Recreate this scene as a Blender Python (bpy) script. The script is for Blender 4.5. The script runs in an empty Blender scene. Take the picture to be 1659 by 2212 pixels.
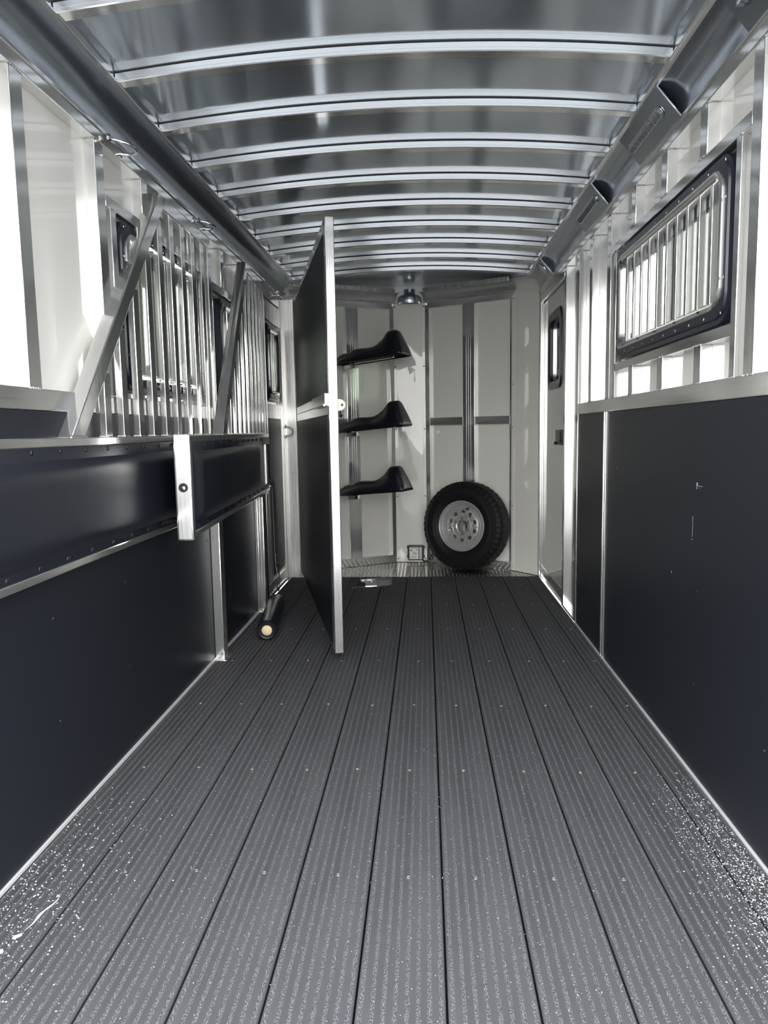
import bpy, bmesh, math, random
from mathutils import Vector, Matrix
random.seed(7)
C = bpy.context.scene.collection
SC = bpy.context.scene

# ------------------------------------------------------------------ camera
YAW, PITCH, ROLL = 0.05878502, 0.11254837, 0.01679639
fw = Vector((-math.sin(YAW)*math.cos(PITCH), math.cos(YAW)*math.cos(PITCH), -math.sin(PITCH)))
rt = Vector((math.cos(YAW), math.sin(YAW), 0))
dn = fw.cross(rt)
rt2 = rt*math.cos(ROLL) + dn*math.sin(ROLL)
dn2 = fw.cross(rt2)
cam_d = bpy.data.cameras.new('camera')
cam_d.sensor_fit = 'HORIZONTAL'; cam_d.sensor_width = 36.0
cam_d.lens = 1560.07/1659*36.0
cam_d.clip_start = 0.02; cam_d.clip_end = 500
cam = bpy.data.objects.new('camera', cam_d); C.objects.link(cam)
M = Matrix((rt2, -dn2, -fw)).transposed().to_4x4()
M.translation = Vector((0.11127, 0.0, 1.1931))
cam.matrix_world = M
SC.camera = cam

# ------------------------------------------------------------------ sky and exposure
world = bpy.data.worlds.new('overcast'); SC.world = world
world.use_nodes = True
nt = world.node_tree; nt.nodes.clear()
tc = nt.nodes.new('ShaderNodeTexCoord'); sp = nt.nodes.new('ShaderNodeSeparateXYZ')
rp = nt.nodes.new('ShaderNodeValToRGB'); bg = nt.nodes.new('ShaderNodeBackground'); ow = nt.nodes.new('ShaderNodeOutputWorld')
nt.links.new(tc.outputs['Generated'], sp.inputs[0]); nt.links.new(sp.outputs['Z'], rp.inputs[0])
rp.color_ramp.elements[0].position = 0.0; rp.color_ramp.elements[0].color = (1.0, 0.985, 0.95, 1)
rp.color_ramp.elements[1].position = 0.7; rp.color_ramp.elements[1].color = (0.90, 0.94, 1.0, 1)
nt.links.new(rp.outputs[0], bg.inputs[0]); bg.inputs[1].default_value = 7.5
nt.links.new(bg.outputs[0], ow.inputs[0])
SC.view_settings.view_transform = 'Standard'; SC.view_settings.look = 'None'
SC.view_settings.gamma = 1.0; SC.view_settings.use_curve_mapping = False
SC.view_settings.exposure = 0.0
SC.cycles.max_bounces = 14; SC.cycles.glossy_bounces = 10; SC.cycles.diffuse_bounces = 6
SC.cycles.transparent_max_bounces = 16; SC.cycles.transmission_bounces = 8

# ------------------------------------------------------------------ materials
def mat(name, col, rough=0.5, metal=0.0, spec=0.5, coat=0.0, coat_r=0.03):
    m = bpy.data.materials.new(name); m.use_nodes = True
    b = m.node_tree.nodes['Principled BSDF']
    b.inputs['Base Color'].default_value = (*col, 1); b.inputs['Roughness'].default_value = rough
    b.inputs['Metallic'].default_value = metal; b.inputs['Specular IOR Level'].default_value = spec
    b.inputs['Coat Weight'].default_value = coat; b.inputs['Coat Roughness'].default_value = coat_r
    return m
def nodes(m): return m.node_tree, m.node_tree.nodes['Principled BSDF']
def noise(m, scale, sc=(1, 1, 1), detail=3.0, coord='Object'):
    t, b = nodes(m)
    tcn = t.nodes.new('ShaderNodeTexCoord'); mp = t.nodes.new('ShaderNodeMapping'); n = t.nodes.new('ShaderNodeTexNoise')
    mp.inputs['Scale'].default_value = sc; n.inputs['Scale'].default_value = scale; n.inputs['Detail'].default_value = detail
    t.links.new(tcn.outputs[coord], mp.inputs[0]); t.links.new(mp.outputs[0], n.inputs['Vector'])
    return n
def rough_by(m, n, lo, hi):
    t, b = nodes(m); mr = t.nodes.new('ShaderNodeMapRange')
    mr.inputs['From Min'].default_value = 0.3; mr.inputs['From Max'].default_value = 0.7
    mr.inputs['To Min'].default_value = lo; mr.inputs['To Max'].default_value = hi
    t.links.new(n.outputs['Fac'], mr.inputs['Value']); t.links.new(mr.outputs[0], b.inputs['Roughness'])
def bump_by(m, n, strength, dist, out='Fac'):
    t, b = nodes(m); bp = t.nodes.new('ShaderNodeBump')
    bp.inputs['Strength'].default_value = strength; bp.inputs['Distance'].default_value = dist
    t.links.new(n.outputs[out], bp.inputs['Height']); t.links.new(bp.outputs[0], b.inputs['Normal'])
def color_by(m, n, c0, c1, p0=0.35, p1=0.65):
    t, b = nodes(m); r = t.nodes.new('ShaderNodeValToRGB')
    r.color_ramp.elements[0].position = p0; r.color_ramp.elements[0].color = (*c0, 1)
    r.color_ramp.elements[1].position = p1; r.color_ramp.elements[1].color = (*c1, 1)
    t.links.new(n.outputs['Fac'], r.inputs[0]); t.links.new(r.outputs[0], b.inputs['Base Color'])

def haze(m, wide=0.55, fac=0.4):
    """second, wider lobe of the same metal"""
    t, b = nodes(m); o = [n for n in t.nodes if n.type == 'OUTPUT_MATERIAL'][0]
    g = t.nodes.new('ShaderNodeBsdfPrincipled'); g.inputs['Metallic'].default_value = 1.0; g.inputs['Roughness'].default_value = wide
    if b.inputs['Base Color'].is_linked: t.links.new(b.inputs['Base Color'].links[0].from_socket, g.inputs['Base Color'])
    else: g.inputs['Base Color'].default_value = b.inputs['Base Color'].default_value
    mx = t.nodes.new('ShaderNodeMixShader'); mx.inputs[0].default_value = fac
    t.links.new(b.outputs[0], mx.inputs[1]); t.links.new(g.outputs[0], mx.inputs[2]); t.links.new(mx.outputs[0], o.inputs[0])
def alu(name, axis, col=(0.86, 0.86, 0.85), lo=0.10, hi=0.17):
    m = mat(name, col, 0.24, 1.0)
    s = {'x': (0.6, 60, 60), 'y': (60, 0.6, 60), 'z': (60, 60, 0.6)}[axis]
    n = noise(m, 3.0, s, 4.0); rough_by(m, n, lo, hi); bump_by(m, n, 0.035, 0.001)
    n2 = noise(m, 2.2, tuple(v if v < 1 else 1.6 for v in s), 2.0)
    color_by(m, n2, tuple(c*0.96 for c in col), tuple(min(1, c*1.03) for c in col))
    haze(m, 0.6, 0.2)
    return m
ALUX, ALUY, ALUZ = alu('mill_aluminium_x', 'x'), alu('mill_aluminium_y', 'y'), alu('mill_aluminium_z', 'z')
SHEET = mat('polished_aluminium_sheet', (0.67, 0.72, 0.79), 0.12, 1.0)
_n = noise(SHEET, 1.4, (1, 0.6, 1), 2.0); bump_by(SHEET, _n, 0.10, 0.010); haze(SHEET, 0.6, 0.32)
COVE = mat('rolled_aluminium_sheet', (0.50, 0.54, 0.60), 0.2, 1.0)
_n = noise(COVE, 2.0, (1, 0.5, 1), 2.0); bump_by(COVE, _n, 0.08, 0.01); haze(COVE, 0.6, 0.25)
WHITE = mat('white_painted_skin', (0.80, 0.79, 0.75), 0.42, 0.0, 0.5, 1.0, 0.03)
_n = noise(WHITE, 1.1, (1, 1, 0.5), 2.0); bump_by(WHITE, _n, 0.22, 0.012)
WHITE_LIFT = mat('white_skin_brightened_nose', (0.88, 0.865, 0.805), 0.42, 0.0, 0.5, 1.0, 0.03)  # same white paint as the skin, colour lightened to brighten the dim nose
_n = noise(WHITE_LIFT, 1.1, (1, 1, 0.5), 2.0); bump_by(WHITE_LIFT, _n, 0.22, 0.012)
ALUB = alu('brushed_post_aluminium', 'z', (0.74, 0.735, 0.72), 0.24, 0.34)
NCOVE = mat('dull_aluminium_sheet', (0.72, 0.73, 0.74), 0.42, 1.0)
KICK = mat('black_kick_panel', (0.013, 0.0145, 0.0205), 0.42, 0.0, 0.36)
_n = noise(KICK, 220, (1, 1, 1), 2.0); bump_by(KICK, _n, 0.06, 0.001)
PAD = mat('black_vinyl_pad', (0.014, 0.0155, 0.023), 0.33, 0.0, 0.6)
_n = noise(PAD, 3.0, (1, 1, 1), 2.0); bump_by(PAD, _n, 0.3, 0.01)
BLACKP = mat('black_plastic', (0.010, 0.011, 0.016), 0.33, 0.0, 0.5)
BLACKF = mat('black_window_frame', (0.014, 0.016, 0.026), 0.3, 0.0, 0.5)
RUBBER = mat('tyre_rubber', (0.006, 0.006, 0.0068), 0.55, 0.0, 0.3)
DARK = mat('dark_hole', (0.006, 0.006, 0.007), 0.6)
CHROME = mat('zinc_steel', (0.72, 0.72, 0.71), 0.18, 1.0)
SILVER = mat('silver_wheel_paint', (0.56, 0.56, 0.55), 0.34, 0.55, 0.5, 0.4, 0.1)
PLANK = mat('ribbed_rubber_plank', (0.040, 0.040, 0.043), 0.55, 0.0, 0.12)
_n = noise(PLANK, 9.0, (1, 0.15, 1), 4.0); color_by(PLANK, _n, (0.058, 0.058, 0.061), (0.080, 0.080, 0.084)); rough_by(PLANK, _n, 0.6, 0.75)
_n = noise(PLANK, 700, (1, 1, 1), 2.0); bump_by(PLANK, _n, 0.35, 0.001)
GROOVE = mat('rough_plank_groove', (0.075, 0.075, 0.08), 0.8, 0.0, 0.1)
_n = noise(GROOVE, 420, (1, 0.6, 1), 2.0); color_by(GROOVE, _n, (0.065, 0.065, 0.068), (0.27, 0.27, 0.275), 0.45, 0.75); bump_by(GROOVE, _n, 0.6, 0.002)
SUB = mat('dark_subfloor', (0.008, 0.008, 0.009), 0.8)
SCREW = mat('floor_screw_steel', (0.42, 0.39, 0.32), 0.4, 0.8)
CREAM = mat('cream_core', (0.80, 0.66, 0.38), 0.6)
WPLAST = mat('white_plastic', (0.86, 0.80, 0.70), 0.35)
LABEL = mat('white_label', (0.86, 0.86, 0.80), 0.5)
INK = mat('label_ink', (0.05, 0.05, 0.05), 0.6)
WEB = mat('black_webbing', (0.15, 0.15, 0.153), 0.6); _n = noise(WEB, 300, (1, 1, 1)); bump_by(WEB, _n, 0.4, 0.002)
EDGE = mat('pale_edge_trim', (0.78, 0.78, 0.77), 0.35, 0.35)
SCUFF = mat('scuffed_panel', (0.35, 0.36, 0.37), 0.6)
SNOW = mat('snow_pellets', (0.82, 0.84, 0.86), 0.6)
LENS = mat('clear_ribbed_lens', (0.42, 0.45, 0.50), 0.12, 0.75, 0.6)
DOME = mat('milky_dome_lens', (0.62, 0.63, 0.63), 0.25)
CONCRETE = mat('yard_concrete', (0.36, 0.355, 0.34), 0.85)
_n = noise(CONCRETE, 0.6, (1, 1, 1), 6.0); color_by(CONCRETE, _n, (0.15, 0.148, 0.14), (0.22, 0.217, 0.21))
LEAF = mat('evergreen_leaves', (0.05, 0.07, 0.04), 0.8); BARK = mat('bark', (0.06, 0.045, 0.035), 0.9)
WELD = mat('weld_bead', (0.55, 0.55, 0.54), 0.28, 1.0); _n = noise(WELD, 260); bump_by(WELD, _n, 0.8, 0.004)
TREAD = mat('tread_plate', (0.72, 0.71, 0.68), 0.22, 1.0)
def glass(name, tint, refl=0.5):
    m = bpy.data.materials.new(name); m.use_nodes = True; t = m.node_tree; t.nodes.clear()
    o = t.nodes.new('ShaderNodeOutputMaterial'); mx = t.nodes.new('ShaderNodeMixShader'); tr = t.nodes.new('ShaderNodeBsdfTransparent')
    gl = t.nodes.new('ShaderNodeBsdfGlossy'); fr = t.nodes.new('ShaderNodeFresnel'); fr.inputs[0].default_value = 1.45
    tr.inputs[0].default_value = (*tint, 1); gl.inputs['Roughness'].default_value = 0.02
    t.links.new(fr.outputs[0], mx.inputs[0]); t.links.new(tr.outputs[0], mx.inputs[1]); t.links.new(gl.outputs[0], mx.inputs[2])
    t.links.new(mx.outputs[0], o.inputs[0]); return m
GLASS = glass('green_tinted_glass', (0.42, 0.46, 0.41))
def screen_mat():
    m = bpy.data.materials.new('insect_screen'); m.use_nodes = True; t = m.node_tree; b = t.nodes['Principled BSDF']
    b.inputs['Base Color'].default_value = (0.45, 0.46, 0.43, 1); b.inputs['Roughness'].default_value = 0.6; b.inputs['Alpha'].default_value = 0.35
    return m
SCREEN = screen_mat()

# ------------------------------------------------------------------ mesh helpers
class MB:
    def __init__(s): s.v = []; s.f = []; s.m = []
    def add(s, vs, fs, mi=0):
        k = len(s.v); s.v += [tuple(p) for p in vs]; s.f += [tuple(i+k for i in f) for f in fs]; s.m += [mi]*len(fs)
    def obox(s, o, ax, ay, az, bev=0.0, mi=0):
        """box from corner o along three edge vectors; long edges chamfered by bev"""
        o, ax, ay, az = Vector(o), Vector(ax), Vector(ay), Vector(az)
        if bev <= 0:
            vs = [o+ax*i+ay*j+az*k for k in (0, 1) for j in (0, 1) for i in (0, 1)]
            s.add(vs, [(0, 2, 3, 1), (4, 5, 7, 6), (0, 1, 5, 4), (2, 6, 7, 3), (0, 4, 6, 2), (1, 3, 7, 5)], mi)
        else:
            b = bmesh.new()
            vs = [b.verts.new(o+ax*i+ay*j+az*k) for k in (0, 1) for j in (0, 1) for i in (0, 1)]
            for f in [(0, 2, 3, 1), (4, 5, 7, 6), (0, 1, 5, 4), (2, 6, 7, 3), (0, 4, 6, 2), (1, 3, 7, 5)]: b.faces.new([vs[i] for i in f])
            bmesh.ops.bevel(b, geom=b.edges[:], offset=bev, segments=2, profile=0.5, affect='EDGES')
            b.verts.index_update()
            s.add([v.co.copy() for v in b.verts], [[v.index for v in f.verts] for f in b.faces], mi); b.free()
    def box(s, x0, x1, y0, y1, z0, z1, bev=0.0, mi=0):
        s.obox((x0, y0, z0), (x1-x0, 0, 0), (0, y1-y0, 0), (0, 0, z1-z0), bev, mi)
    def loops(s, Ls, closed=True, cyc=False, cap0=False, cap1=False, mi=0):
        n = len(Ls[0]); vs = [p for L in Ls for p in L]; fs = []; m = len(Ls)
        for a in range(m if cyc else m-1):
            b = (a+1) % m
            for i in range(n if closed else n-1):
                j = (i+1) % n; fs.append((a*n+i, a*n+j, b*n+j, b*n+i))
        if cap0: fs.append(tuple(reversed(range(n))))
        if cap1: fs.append(tuple(range((m-1)*n, m*n)))
        s.add(vs, fs, mi)
    def lathe(s, prof, n=32, fn=None, Mx=None, mi=0, cyc=False):
        """prof: (r, h) pairs turned about local z"""
        Ls = []
        for j, (r, h) in enumerate(prof):
            L = []
            for i in range(n):
                a = 2*math.pi*i/n; rr = r if fn is None else fn(i, j, r)
                p = Vector((rr*math.cos(a), rr*math.sin(a), h)); L.append(Mx @ p if Mx else p)
            Ls.append(L)
        s.loops(Ls, mi=mi, cyc=cyc)
    def tube(s, path, r, n=10, cap=True, mi=0, closed=False):
        P = [Vector(p) for p in path]; Ls = []; up = None
        for i, p in enumerate(P):
            a = P[i-1] if i or closed else p; b = P[(i+1) % len(P)] if i < len(P)-1 or closed else p
            d = (b-a).normalized()
            if up is None: up = Vector((0, 0, 1)) if abs(d.z) < 0.9 else Vector((1, 0, 0))
            u = (up-d*up.dot(d)).normalized(); w = d.cross(u); up = u
            rr = r[i] if isinstance(r, (list, tuple)) else r
            Ls.append([p+(u*math.cos(2*math.pi*k/n)+w*math.sin(2*math.pi*k/n))*rr for k in range(n)])
        s.loops(Ls, cap0=cap and not closed, cap1=cap and not closed, cyc=closed, mi=mi)
    def band(s, path, wv, th, mi=0):
        """flat strap following path; wv = width vector, th thickness"""
        P = [Vector(p) for p in path]; wv = Vector(wv); Ls = []
        for i, p in enumerate(P):
            d = (P[min(i+1, len(P)-1)]-P[max(i-1, 0)]).normalized(); nrm = d.cross(wv).normalized()*th
            Ls.append([p, p+wv, p+wv+nrm, p+nrm])
        s.loops(Ls, cap0=True, cap1=True, mi=mi)
    def ball(s, c, r, n=8, sc=(1, 1, 1), mi=0):
        c = Vector(c); Ls = []
        for j in range(n//2+1):
            t = math.pi*j/(n//2); rr = max(math.sin(t), 1e-3)*r
            Ls.append([c+Vector((rr*math.cos(2*math.pi*i/n)*sc[0], rr*math.sin(2*math.pi*i/n)*sc[1], r*math.cos(t)*sc[2])) for i in range(n)])
        s.loops(Ls, mi=mi)
    def xf(s, Mx): s.v = [tuple(Mx @ Vector(p)) for p in s.v]; return s
    def mesh(s, name, mats, smooth=20):
        me = bpy.data.meshes.new(name); me.from_pydata(s.v, [], s.f)
        for m_ in (mats if isinstance(mats, (list, tuple)) else [mats]): me.materials.append(m_)
        me.polygons.foreach_set('material_index', s.m)
        b = bmesh.new(); b.from_mesh(me); bmesh.ops.recalc_face_normals(b, faces=b.faces); b.to_mesh(me); b.free()
        if smooth:
            me.polygons.foreach_set('use_smooth', [True]*len(me.polygons)); me.set_sharp_from_angle(angle=math.radians(smooth))
        me.update(); return me
def obj(name, mb, mats, parent=None, smooth=20, label=None):
    me = mb.mesh(name, mats, smooth) if isinstance(mb, MB) else mb
    o = bpy.data.objects.new(name, me); C.objects.link(o)
    if parent is not None: o.parent = parent
    if label: o['label'] = label
    return o
def tag(o, label, cat, group=None, kind=None):
    o['label'] = label; o['category'] = cat
    if group: o['group'] = group
    if kind: o['kind'] = kind
    return o
def thing(name, label, cat, loc=(0, 0, 0), Mx=None, group=None):
    o = bpy.data.objects.new(name, None); C.objects.link(o); o.empty_display_size = 0.05
    if Mx is not None: o.matrix_world = Mx
    else: o.location = loc
    return tag(o, label, cat, group)
def struct(name, mb, mats, label, smooth=20):
    o = obj(name, mb, mats, None, smooth, label); o['kind'] = 'structure'; return o
def frame_mx(o, x, y, z):
    m = Matrix((Vector(x).normalized(), Vector(y).normalized(), Vector(z).normalized())).transposed().to_4x4(); m.translation = Vector(o); return m
def copy_tree(o, parent=None):
    c = o.copy(); C.objects.link(c); c.parent = parent
    for ch in [k for k in bpy.data.objects if k.parent == o]: copy_tree(ch, c)
    return c
def rrect(u0, u1, v0, v1, r, k=6):
    pts = []
    for cu, cv, a0 in ((u1-r, v1-r, 0), (u0+r, v1-r, 90), (u0+r, v0+r, 180), (u1-r, v0+r, 270)):
        for i in range(k+1):
            a = math.radians(a0+90*i/k); pts.append((cu+r*math.cos(a), cv+r*math.sin(a)))
    return pts

W, SK = 1.016, 1.056          # inner face of walls, painted outer skin
YB, YF = 1.22, 5.815          # rear sill, front end of the planks
ZR0, ZR1 = 1.268, 1.332       # wall rail above the black panels
ZT = 2.21                     # underside of the cove fascia

# ------------------------------------------------------------------ outside: yard and trees
g = MB(); g.box(-60, 60, -60, 90, -0.62, -0.52)
struct('ground', g, CONCRETE, 'pale concrete yard outside the trailer')

# ------------------------------------------------------------------ floor
g = MB(); g.box(-1.03, 1.03, YB, YF, -0.06, -0.026)
floor = struct('floor', g, SUB, 'black ribbed plank floor running to the nose')
def plank_mesh(w):
    n = 8 if w > 0.15 else 4; gw = 0.0055; pts = []
    prof = [(0.0025, -0.024), (0.0025, -0.003), (0.005, 0.0)]; mids = [0, 0]
    pitch = w/(n+0.0)
    for i in range(n):
        c = (i+0.5)*pitch
        if c+gw > w-0.006: break
        prof += [(c-gw*0.9, 0.0), (c-gw*0.45, -0.0028), (c+gw*0.45, -0.0028), (c+gw*0.9, 0.0)]; mids += [0, 1, 1, 1]
    prof += [(w-0.005, 0.0), (w-0.0025, -0.003), (w-0.0025, -0.024)]; mids += [0, 0, 0]
    mb = MB(); ny = 2
    for i in range(len(prof)-1):
        a, b = prof[i], prof[i+1]
        mb.add([(a[0], YB, a[1]), (b[0], YB, b[1]), (b[0], YF, b[1]), (a[0], YF, a[1])], [(0, 1, 2, 3)], mids[i])
    for y in (YB, YF):
        mb.add([(p[0], y, p[1]) for p in prof], [tuple(range(len(prof)))], 0)
    return mb.mesh('plank', [PLANK, GROOVE], 0)
full = plank_mesh(0.192); narrow = plank_mesh(0.105)
edges = [-1.008+0.192*i for i in range(10)]
for x in edges:
    o = obj('plank', full, None, floor); o.location.x = x
o = obj('plank', narrow, None, floor); o.location.x = 0.912
sm = MB(); sm.lathe([(0.0, 0.0012), (0.0030, 0.0008), (0.0034, 0.0016), (0.0054, 0.0012), (0.006, -0.001)], 12)
sm = sm.mesh('floor_screw', SCREW)
for k in range(8):
    for i, x in enumerate(edges+[0.905]):
        o = obj('floor_screw', sm, None, floor)
        o.location = (min(x+0.100+random.uniform(-0.012, 0.012), 0.965), 1.215+0.6075*k+random.uniform(-0.008, 0.008)+(0.03 if k == 0 else 0), 0.0)
# tread plate in the nose
g = MB()
nose = [(-1.05, YF+0.001), (1.05, YF+0.001), (1.05, 5.9), (0.87, 6.12), (0.13, 6.54), (-0.17, 6.54), (-1.05, 6.06)]
g.add([(x, y, -0.006) for x, y in nose]+[(x, y, -0.03) for x, y in nose], [tuple(range(7)), tuple(reversed(range(7, 14)))]+[(i, (i+1) % 7, 7+(i+1) % 7, 7+i) for i in range(7)])
obj('tread_plate', g, TREAD, floor, label='bright diamond pattern tread plate in the nose')
g = MB(); pit = 0.030
def in_nose(x, y):
    return YF+0.012 < y and abs(x) < 1.04 and y < (6.52 if abs(x+0.02) < 0.14 else 6.50-0.575*(x-0.13) if x > 0 else 6.52+0.553*(x+0.15))
for i in range(int(2.1/pit)):
    for j in range(int(0.75/pit)):
        x, y = -1.05+pit*i, YF+0.012+pit*j
        if not in_nose(x, y): continue
        a = math.radians(45 if (i+j) % 2 else -45); ca, sa = math.cos(a), math.sin(a); L_, w_ = 0.0175, 0.0062
        P = [(-L_, 0, -0.0062), (0, -w_, -0.0062), (L_, 0, -0.0062), (0, w_, -0.0062), (-L_*.45, 0, -0.0030), (L_*.45, 0, -0.0030)]
        g.add([(x+p[0]*ca-p[1]*sa, y+p[0]*sa+p[1]*ca, p[2]) for p in P], [(0, 1, 4), (1, 5, 4), (1, 2, 5), (2, 3, 5), (3, 4, 5), (3, 0, 4)])
o = obj('tread_lugs', g, TREAD, floor, 0); o['kind'] = 'stuff'
for side, s in (('left', -1), ('right', 1)):
    g = MB()
    a, b = sorted((s*1.009, s*1.0165)); g.box(a, b, YB, 4.37 if s > 0 else 5.03, -0.004, 0.009, 0.002)
    struct('baseboard_'+side, g, EDGE, 'thin aluminium angle along the foot of the %s wall' % side)

# ------------------------------------------------------------------ ceiling
def arch(x, edge=2.398, rise=0.054): return edge+rise*(1-(x/0.925)**2) if abs(x) < 0.925 else edge
g = MB(); xs = [-1.06+2.12*i/40 for i in range(41)]
ys = [YB, 2.0, 3.0, 4.0, 5.0, 5.8, 6.6]
g.loops([[(x, y, arch(x)) for x in xs] for y in ys], closed=False)
g.loops([[(x, y, arch(x)+0.03) for x in xs] for y in ys], closed=False)
ceiling = struct('ceiling', g, SHEET, 'polished aluminium roof sheet over arched bows', 60)
mb = MB(); xb = [-0.915+1.83*i/36 for i in range(37)]
prof = [(0.0, 0.0), (0.0, 0.031), (0.046, 0.031), (0.046, 0.0)]
def zb(x): return 2.367+0.052*(1-(x/0.915)**2)
b_ = 0.003
ring = [(b_, 0), (0, b_), (0, 0.010), (0.0006, 0.0105), (0.0006, 0.0115), (0, 0.012), (0, 0.028), (0.046, 0.028), (0.046, b_), (0.046-b_, 0)]
mb.loops([[(x, y, zb(x)+z) for y, z in ring] for x in xb], cap0=True, cap1=True)
mb.loops([[(x, y, zb(x)+z) for y, z in ((0.001, 0.028), (0.001, 0.0345), (0.045, 0.0345), (0.045, 0.028))] for x in xb], cap0=True, cap1=True, mi=1)
bow_me = mb.mesh('roof_bow', [ALUX, DARK])
for k in range(-2, 10):
    o = obj('roof_bow', bow_me, None, ceiling); o.location.y = 2.1086+0.4058*k
for s in (-1, 1):
    wm = MB()
    for k in range(-2, 10):
        for q in range(7):
            wm.ball((s*0.912, 2.1086+0.4058*k+0.002+q*0.007, 2.372+0.004*random.random()), 0.0055, 6)
    o = obj('weld', wm, WELD, ceiling); o['kind'] = 'stuff'
# coves (rolled corner sheets) with their fascia
def cove_pts(s):
    pts = []; A = Vector((0.925, 2.372)); B = Vector((1.016, 2.258)); n_ = Vector((B.y-A.y, -(B.x-A.x))).normalized()*-1
    for i in range(13):
        t = i/12; p = A.lerp(B, t)+n_*0.028*math.sin(math.pi*t); pts.append((s*p.x, p.y))
    return pts
for s, nm, side in ((-1, 'trim_1', 'left'), (1, 'trim_2', 'right')):
    g = MB(); P = cove_pts(s); yy = [YB, 2.2, 3.2, 4.2, 5.2, 5.86]
    g.loops([[(x, y, z) for x, z in P] for y in yy], closed=False)
    t = struct(nm, g, COVE, 'rolled aluminium corner sheet along the %s roof edge' % side, 60)
    g = MB(); a, b = sorted((s*1.012, s*1.062)); g.box(a, b, YB, 5.86, ZT, 2.262, 0.003)
    g.box(*sorted((s*1.006, s*1.02)), YB, 5.86, 2.249, 2.262, 0.002)
    obj('fascia', g, ALUY, t)
    g = MB(); g.box(*sorted((s*0.905, s*0.930)), YB, 5.80, 2.362, 2.370, 0.002); g.box(*sorted((s*0.918, s*0.930)), YB, 5.80, 2.370, 2.402, 0.002)
    obj('lip', g, ALUY, t)
    if s > 0:
        for y0, y1 in ((1.66, 2.17), (2.70, 3.18), (3.70, 4.20), (5.25, 5.46)):
            g = MB(); g.obox((0.9175, y0, 2.3745), (0.0995, 0, -0.1175), (0, y1-y0, 0), (-0.0045, 0, -0.0038), 0.001)
            obj('cover_plate', g, COVE, t)

# ------------------------------------------------------------------ side walls
def skin(s, holes, y0=YB, y1=5.87, z0=-0.03, z1=2.40):
    g = MB(); ys = sorted({y0, y1, *[v for h in holes for v in h[:2]]}); zs = sorted({z0, z1, *[v for h in holes for v in h[2:]]})
    for i in range(len(ys)-1):
        for j in range(len(zs)-1):
            cy, cz = (ys[i]+ys[i+1])/2, (zs[j]+zs[j+1])/2
            if any(h[0] < cy < h[1] and h[2] < cz < h[3] for h in holes): continue
            g.box(*sorted((s*SK, s*(SK+0.012))), ys[i], ys[i+1], zs[j], zs[j+1])
    return g
WIN = {1: (1, 2.255, 3.555, 1.495, 2.008), 2: (-1, 2.70, 3.62, 1.355, 2.0), 3: (-1, 4.02, 4.86, 1.355, 1.95), 4: (-1, 5.19, 5.64, 1.42, 1.985)}
DW = (5.04, 5.565, 1.465, 2.02)
wl = struct('wall_left', skin(-1, [(w[1]+.02, w[2]-.02, w[3]+.02, w[4]-.02) for w in WIN.values() if w[0] < 0]), WHITE, 'glossy white left wall skin above black panels', 0)
wr = struct('wall_right', skin(1, [(WIN[1][1]+.02, WIN[1][2]-.02, WIN[1][3]+.02, WIN[1][4]-.02), (DW[0]+.03, DW[1]-.03, DW[2]+.03, DW[3]-.03)]), WHITE, 'glossy white right wall skin above black panels', 0)
def stud(par, s, y, z0, z1, w=0.062, x=W, nm='stud'):
    g = MB(); g.box(*sorted((s*x, s*(SK+0.002))), y, y+w, z0, z1, 0.003); obj(nm, g, ALUZ, par)
    wm = MB()
    for zz in (z0, z1):
        if zz < 0.05: continue
        for q in range(8): wm.ball((s*(x+0.004*random.random()), y+w*q/7, zz), 0.0048, 6)
        for q in range(5): wm.ball((s*(x+0.04*q/5), y, zz), 0.0042, 6)
    if wm.v: o = obj('weld', wm, WELD, par); o['kind'] = 'stuff'
def beam(par, s, y0, y1, z0, z1, x=W, nm='rail', x2=SK+0.002):
    g = MB(); g.box(*sorted((s*x, s*x2)), y0, y1, z0, z1, 0.0025); return obj(nm, g, ALUY, par)
# right wall
for y in (1.30, 1.69, 2.086, 3.67, 4.06): stud(wr, 1, y, ZR1, ZT)
stud(wr, 1, 4.39, 0.0, ZT, 0.060); stud(wr, 1, 4.79, 0.0, ZT, 0.05)
stud(wr, 1, 2.210, ZR1, 2.012, 0.036); stud(wr, 1, 3.565, ZR1, 2.012, 0.045)
for y in (2.474, 2.862, 3.264): stud(wr, 1, y, 2.052, ZT); stud(wr, 1, y, ZR1, 1.455)
beam(wr, 1, 2.148, 3.67, 2.012, 2.052); beam(wr, 1, 2.243, 3.565, 1.455, 1.492)
beam(wr, 1, YB, 4.39, ZR0, ZR1)
def panel(par, s, y0, y1, z0, z1):
    g = MB(); g.box(*sorted((s*W, s*(W+0.012))), y0, y1, z0, z1, 0.0015); obj('kick_panel', g, KICK, par, 0)
panel(wr, 1, YB, 3.682, 0.004, ZR0-0.001); panel(wr, 1, 3.742, 4.372, 0.004, ZR0-0.001)
g = MB(); g.box(1.010, 1.0275, 3.684, 3.700, 0.003, ZR0, 0.002); g.box(1.0135, 1.0275, 3.702, 3.722, 0.003, ZR0, 0.002); g.box(1.010, 1.0275, 3.724, 3.741, 0.003, ZR0, 0.002)
obj('seam_strip', g, ALUZ, wr)
g = MB(); g.box(1.012, 1.03, 4.372, 4.39, 0.003, ZR0, 0.002); obj('edge_strip', g, ALUZ, wr)
g = MB(); g.box(1.0175, SK, 4.45, 4.79, -0.004, 0.012, 0.002); obj('foot_plate', g, ALUY, wr)
g = MB(); g.box(1.046, SK, 4.45, 4.79, 0.012, ZT, 0.001); obj('jamb_liner', g, ALUZ, wr)
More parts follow.
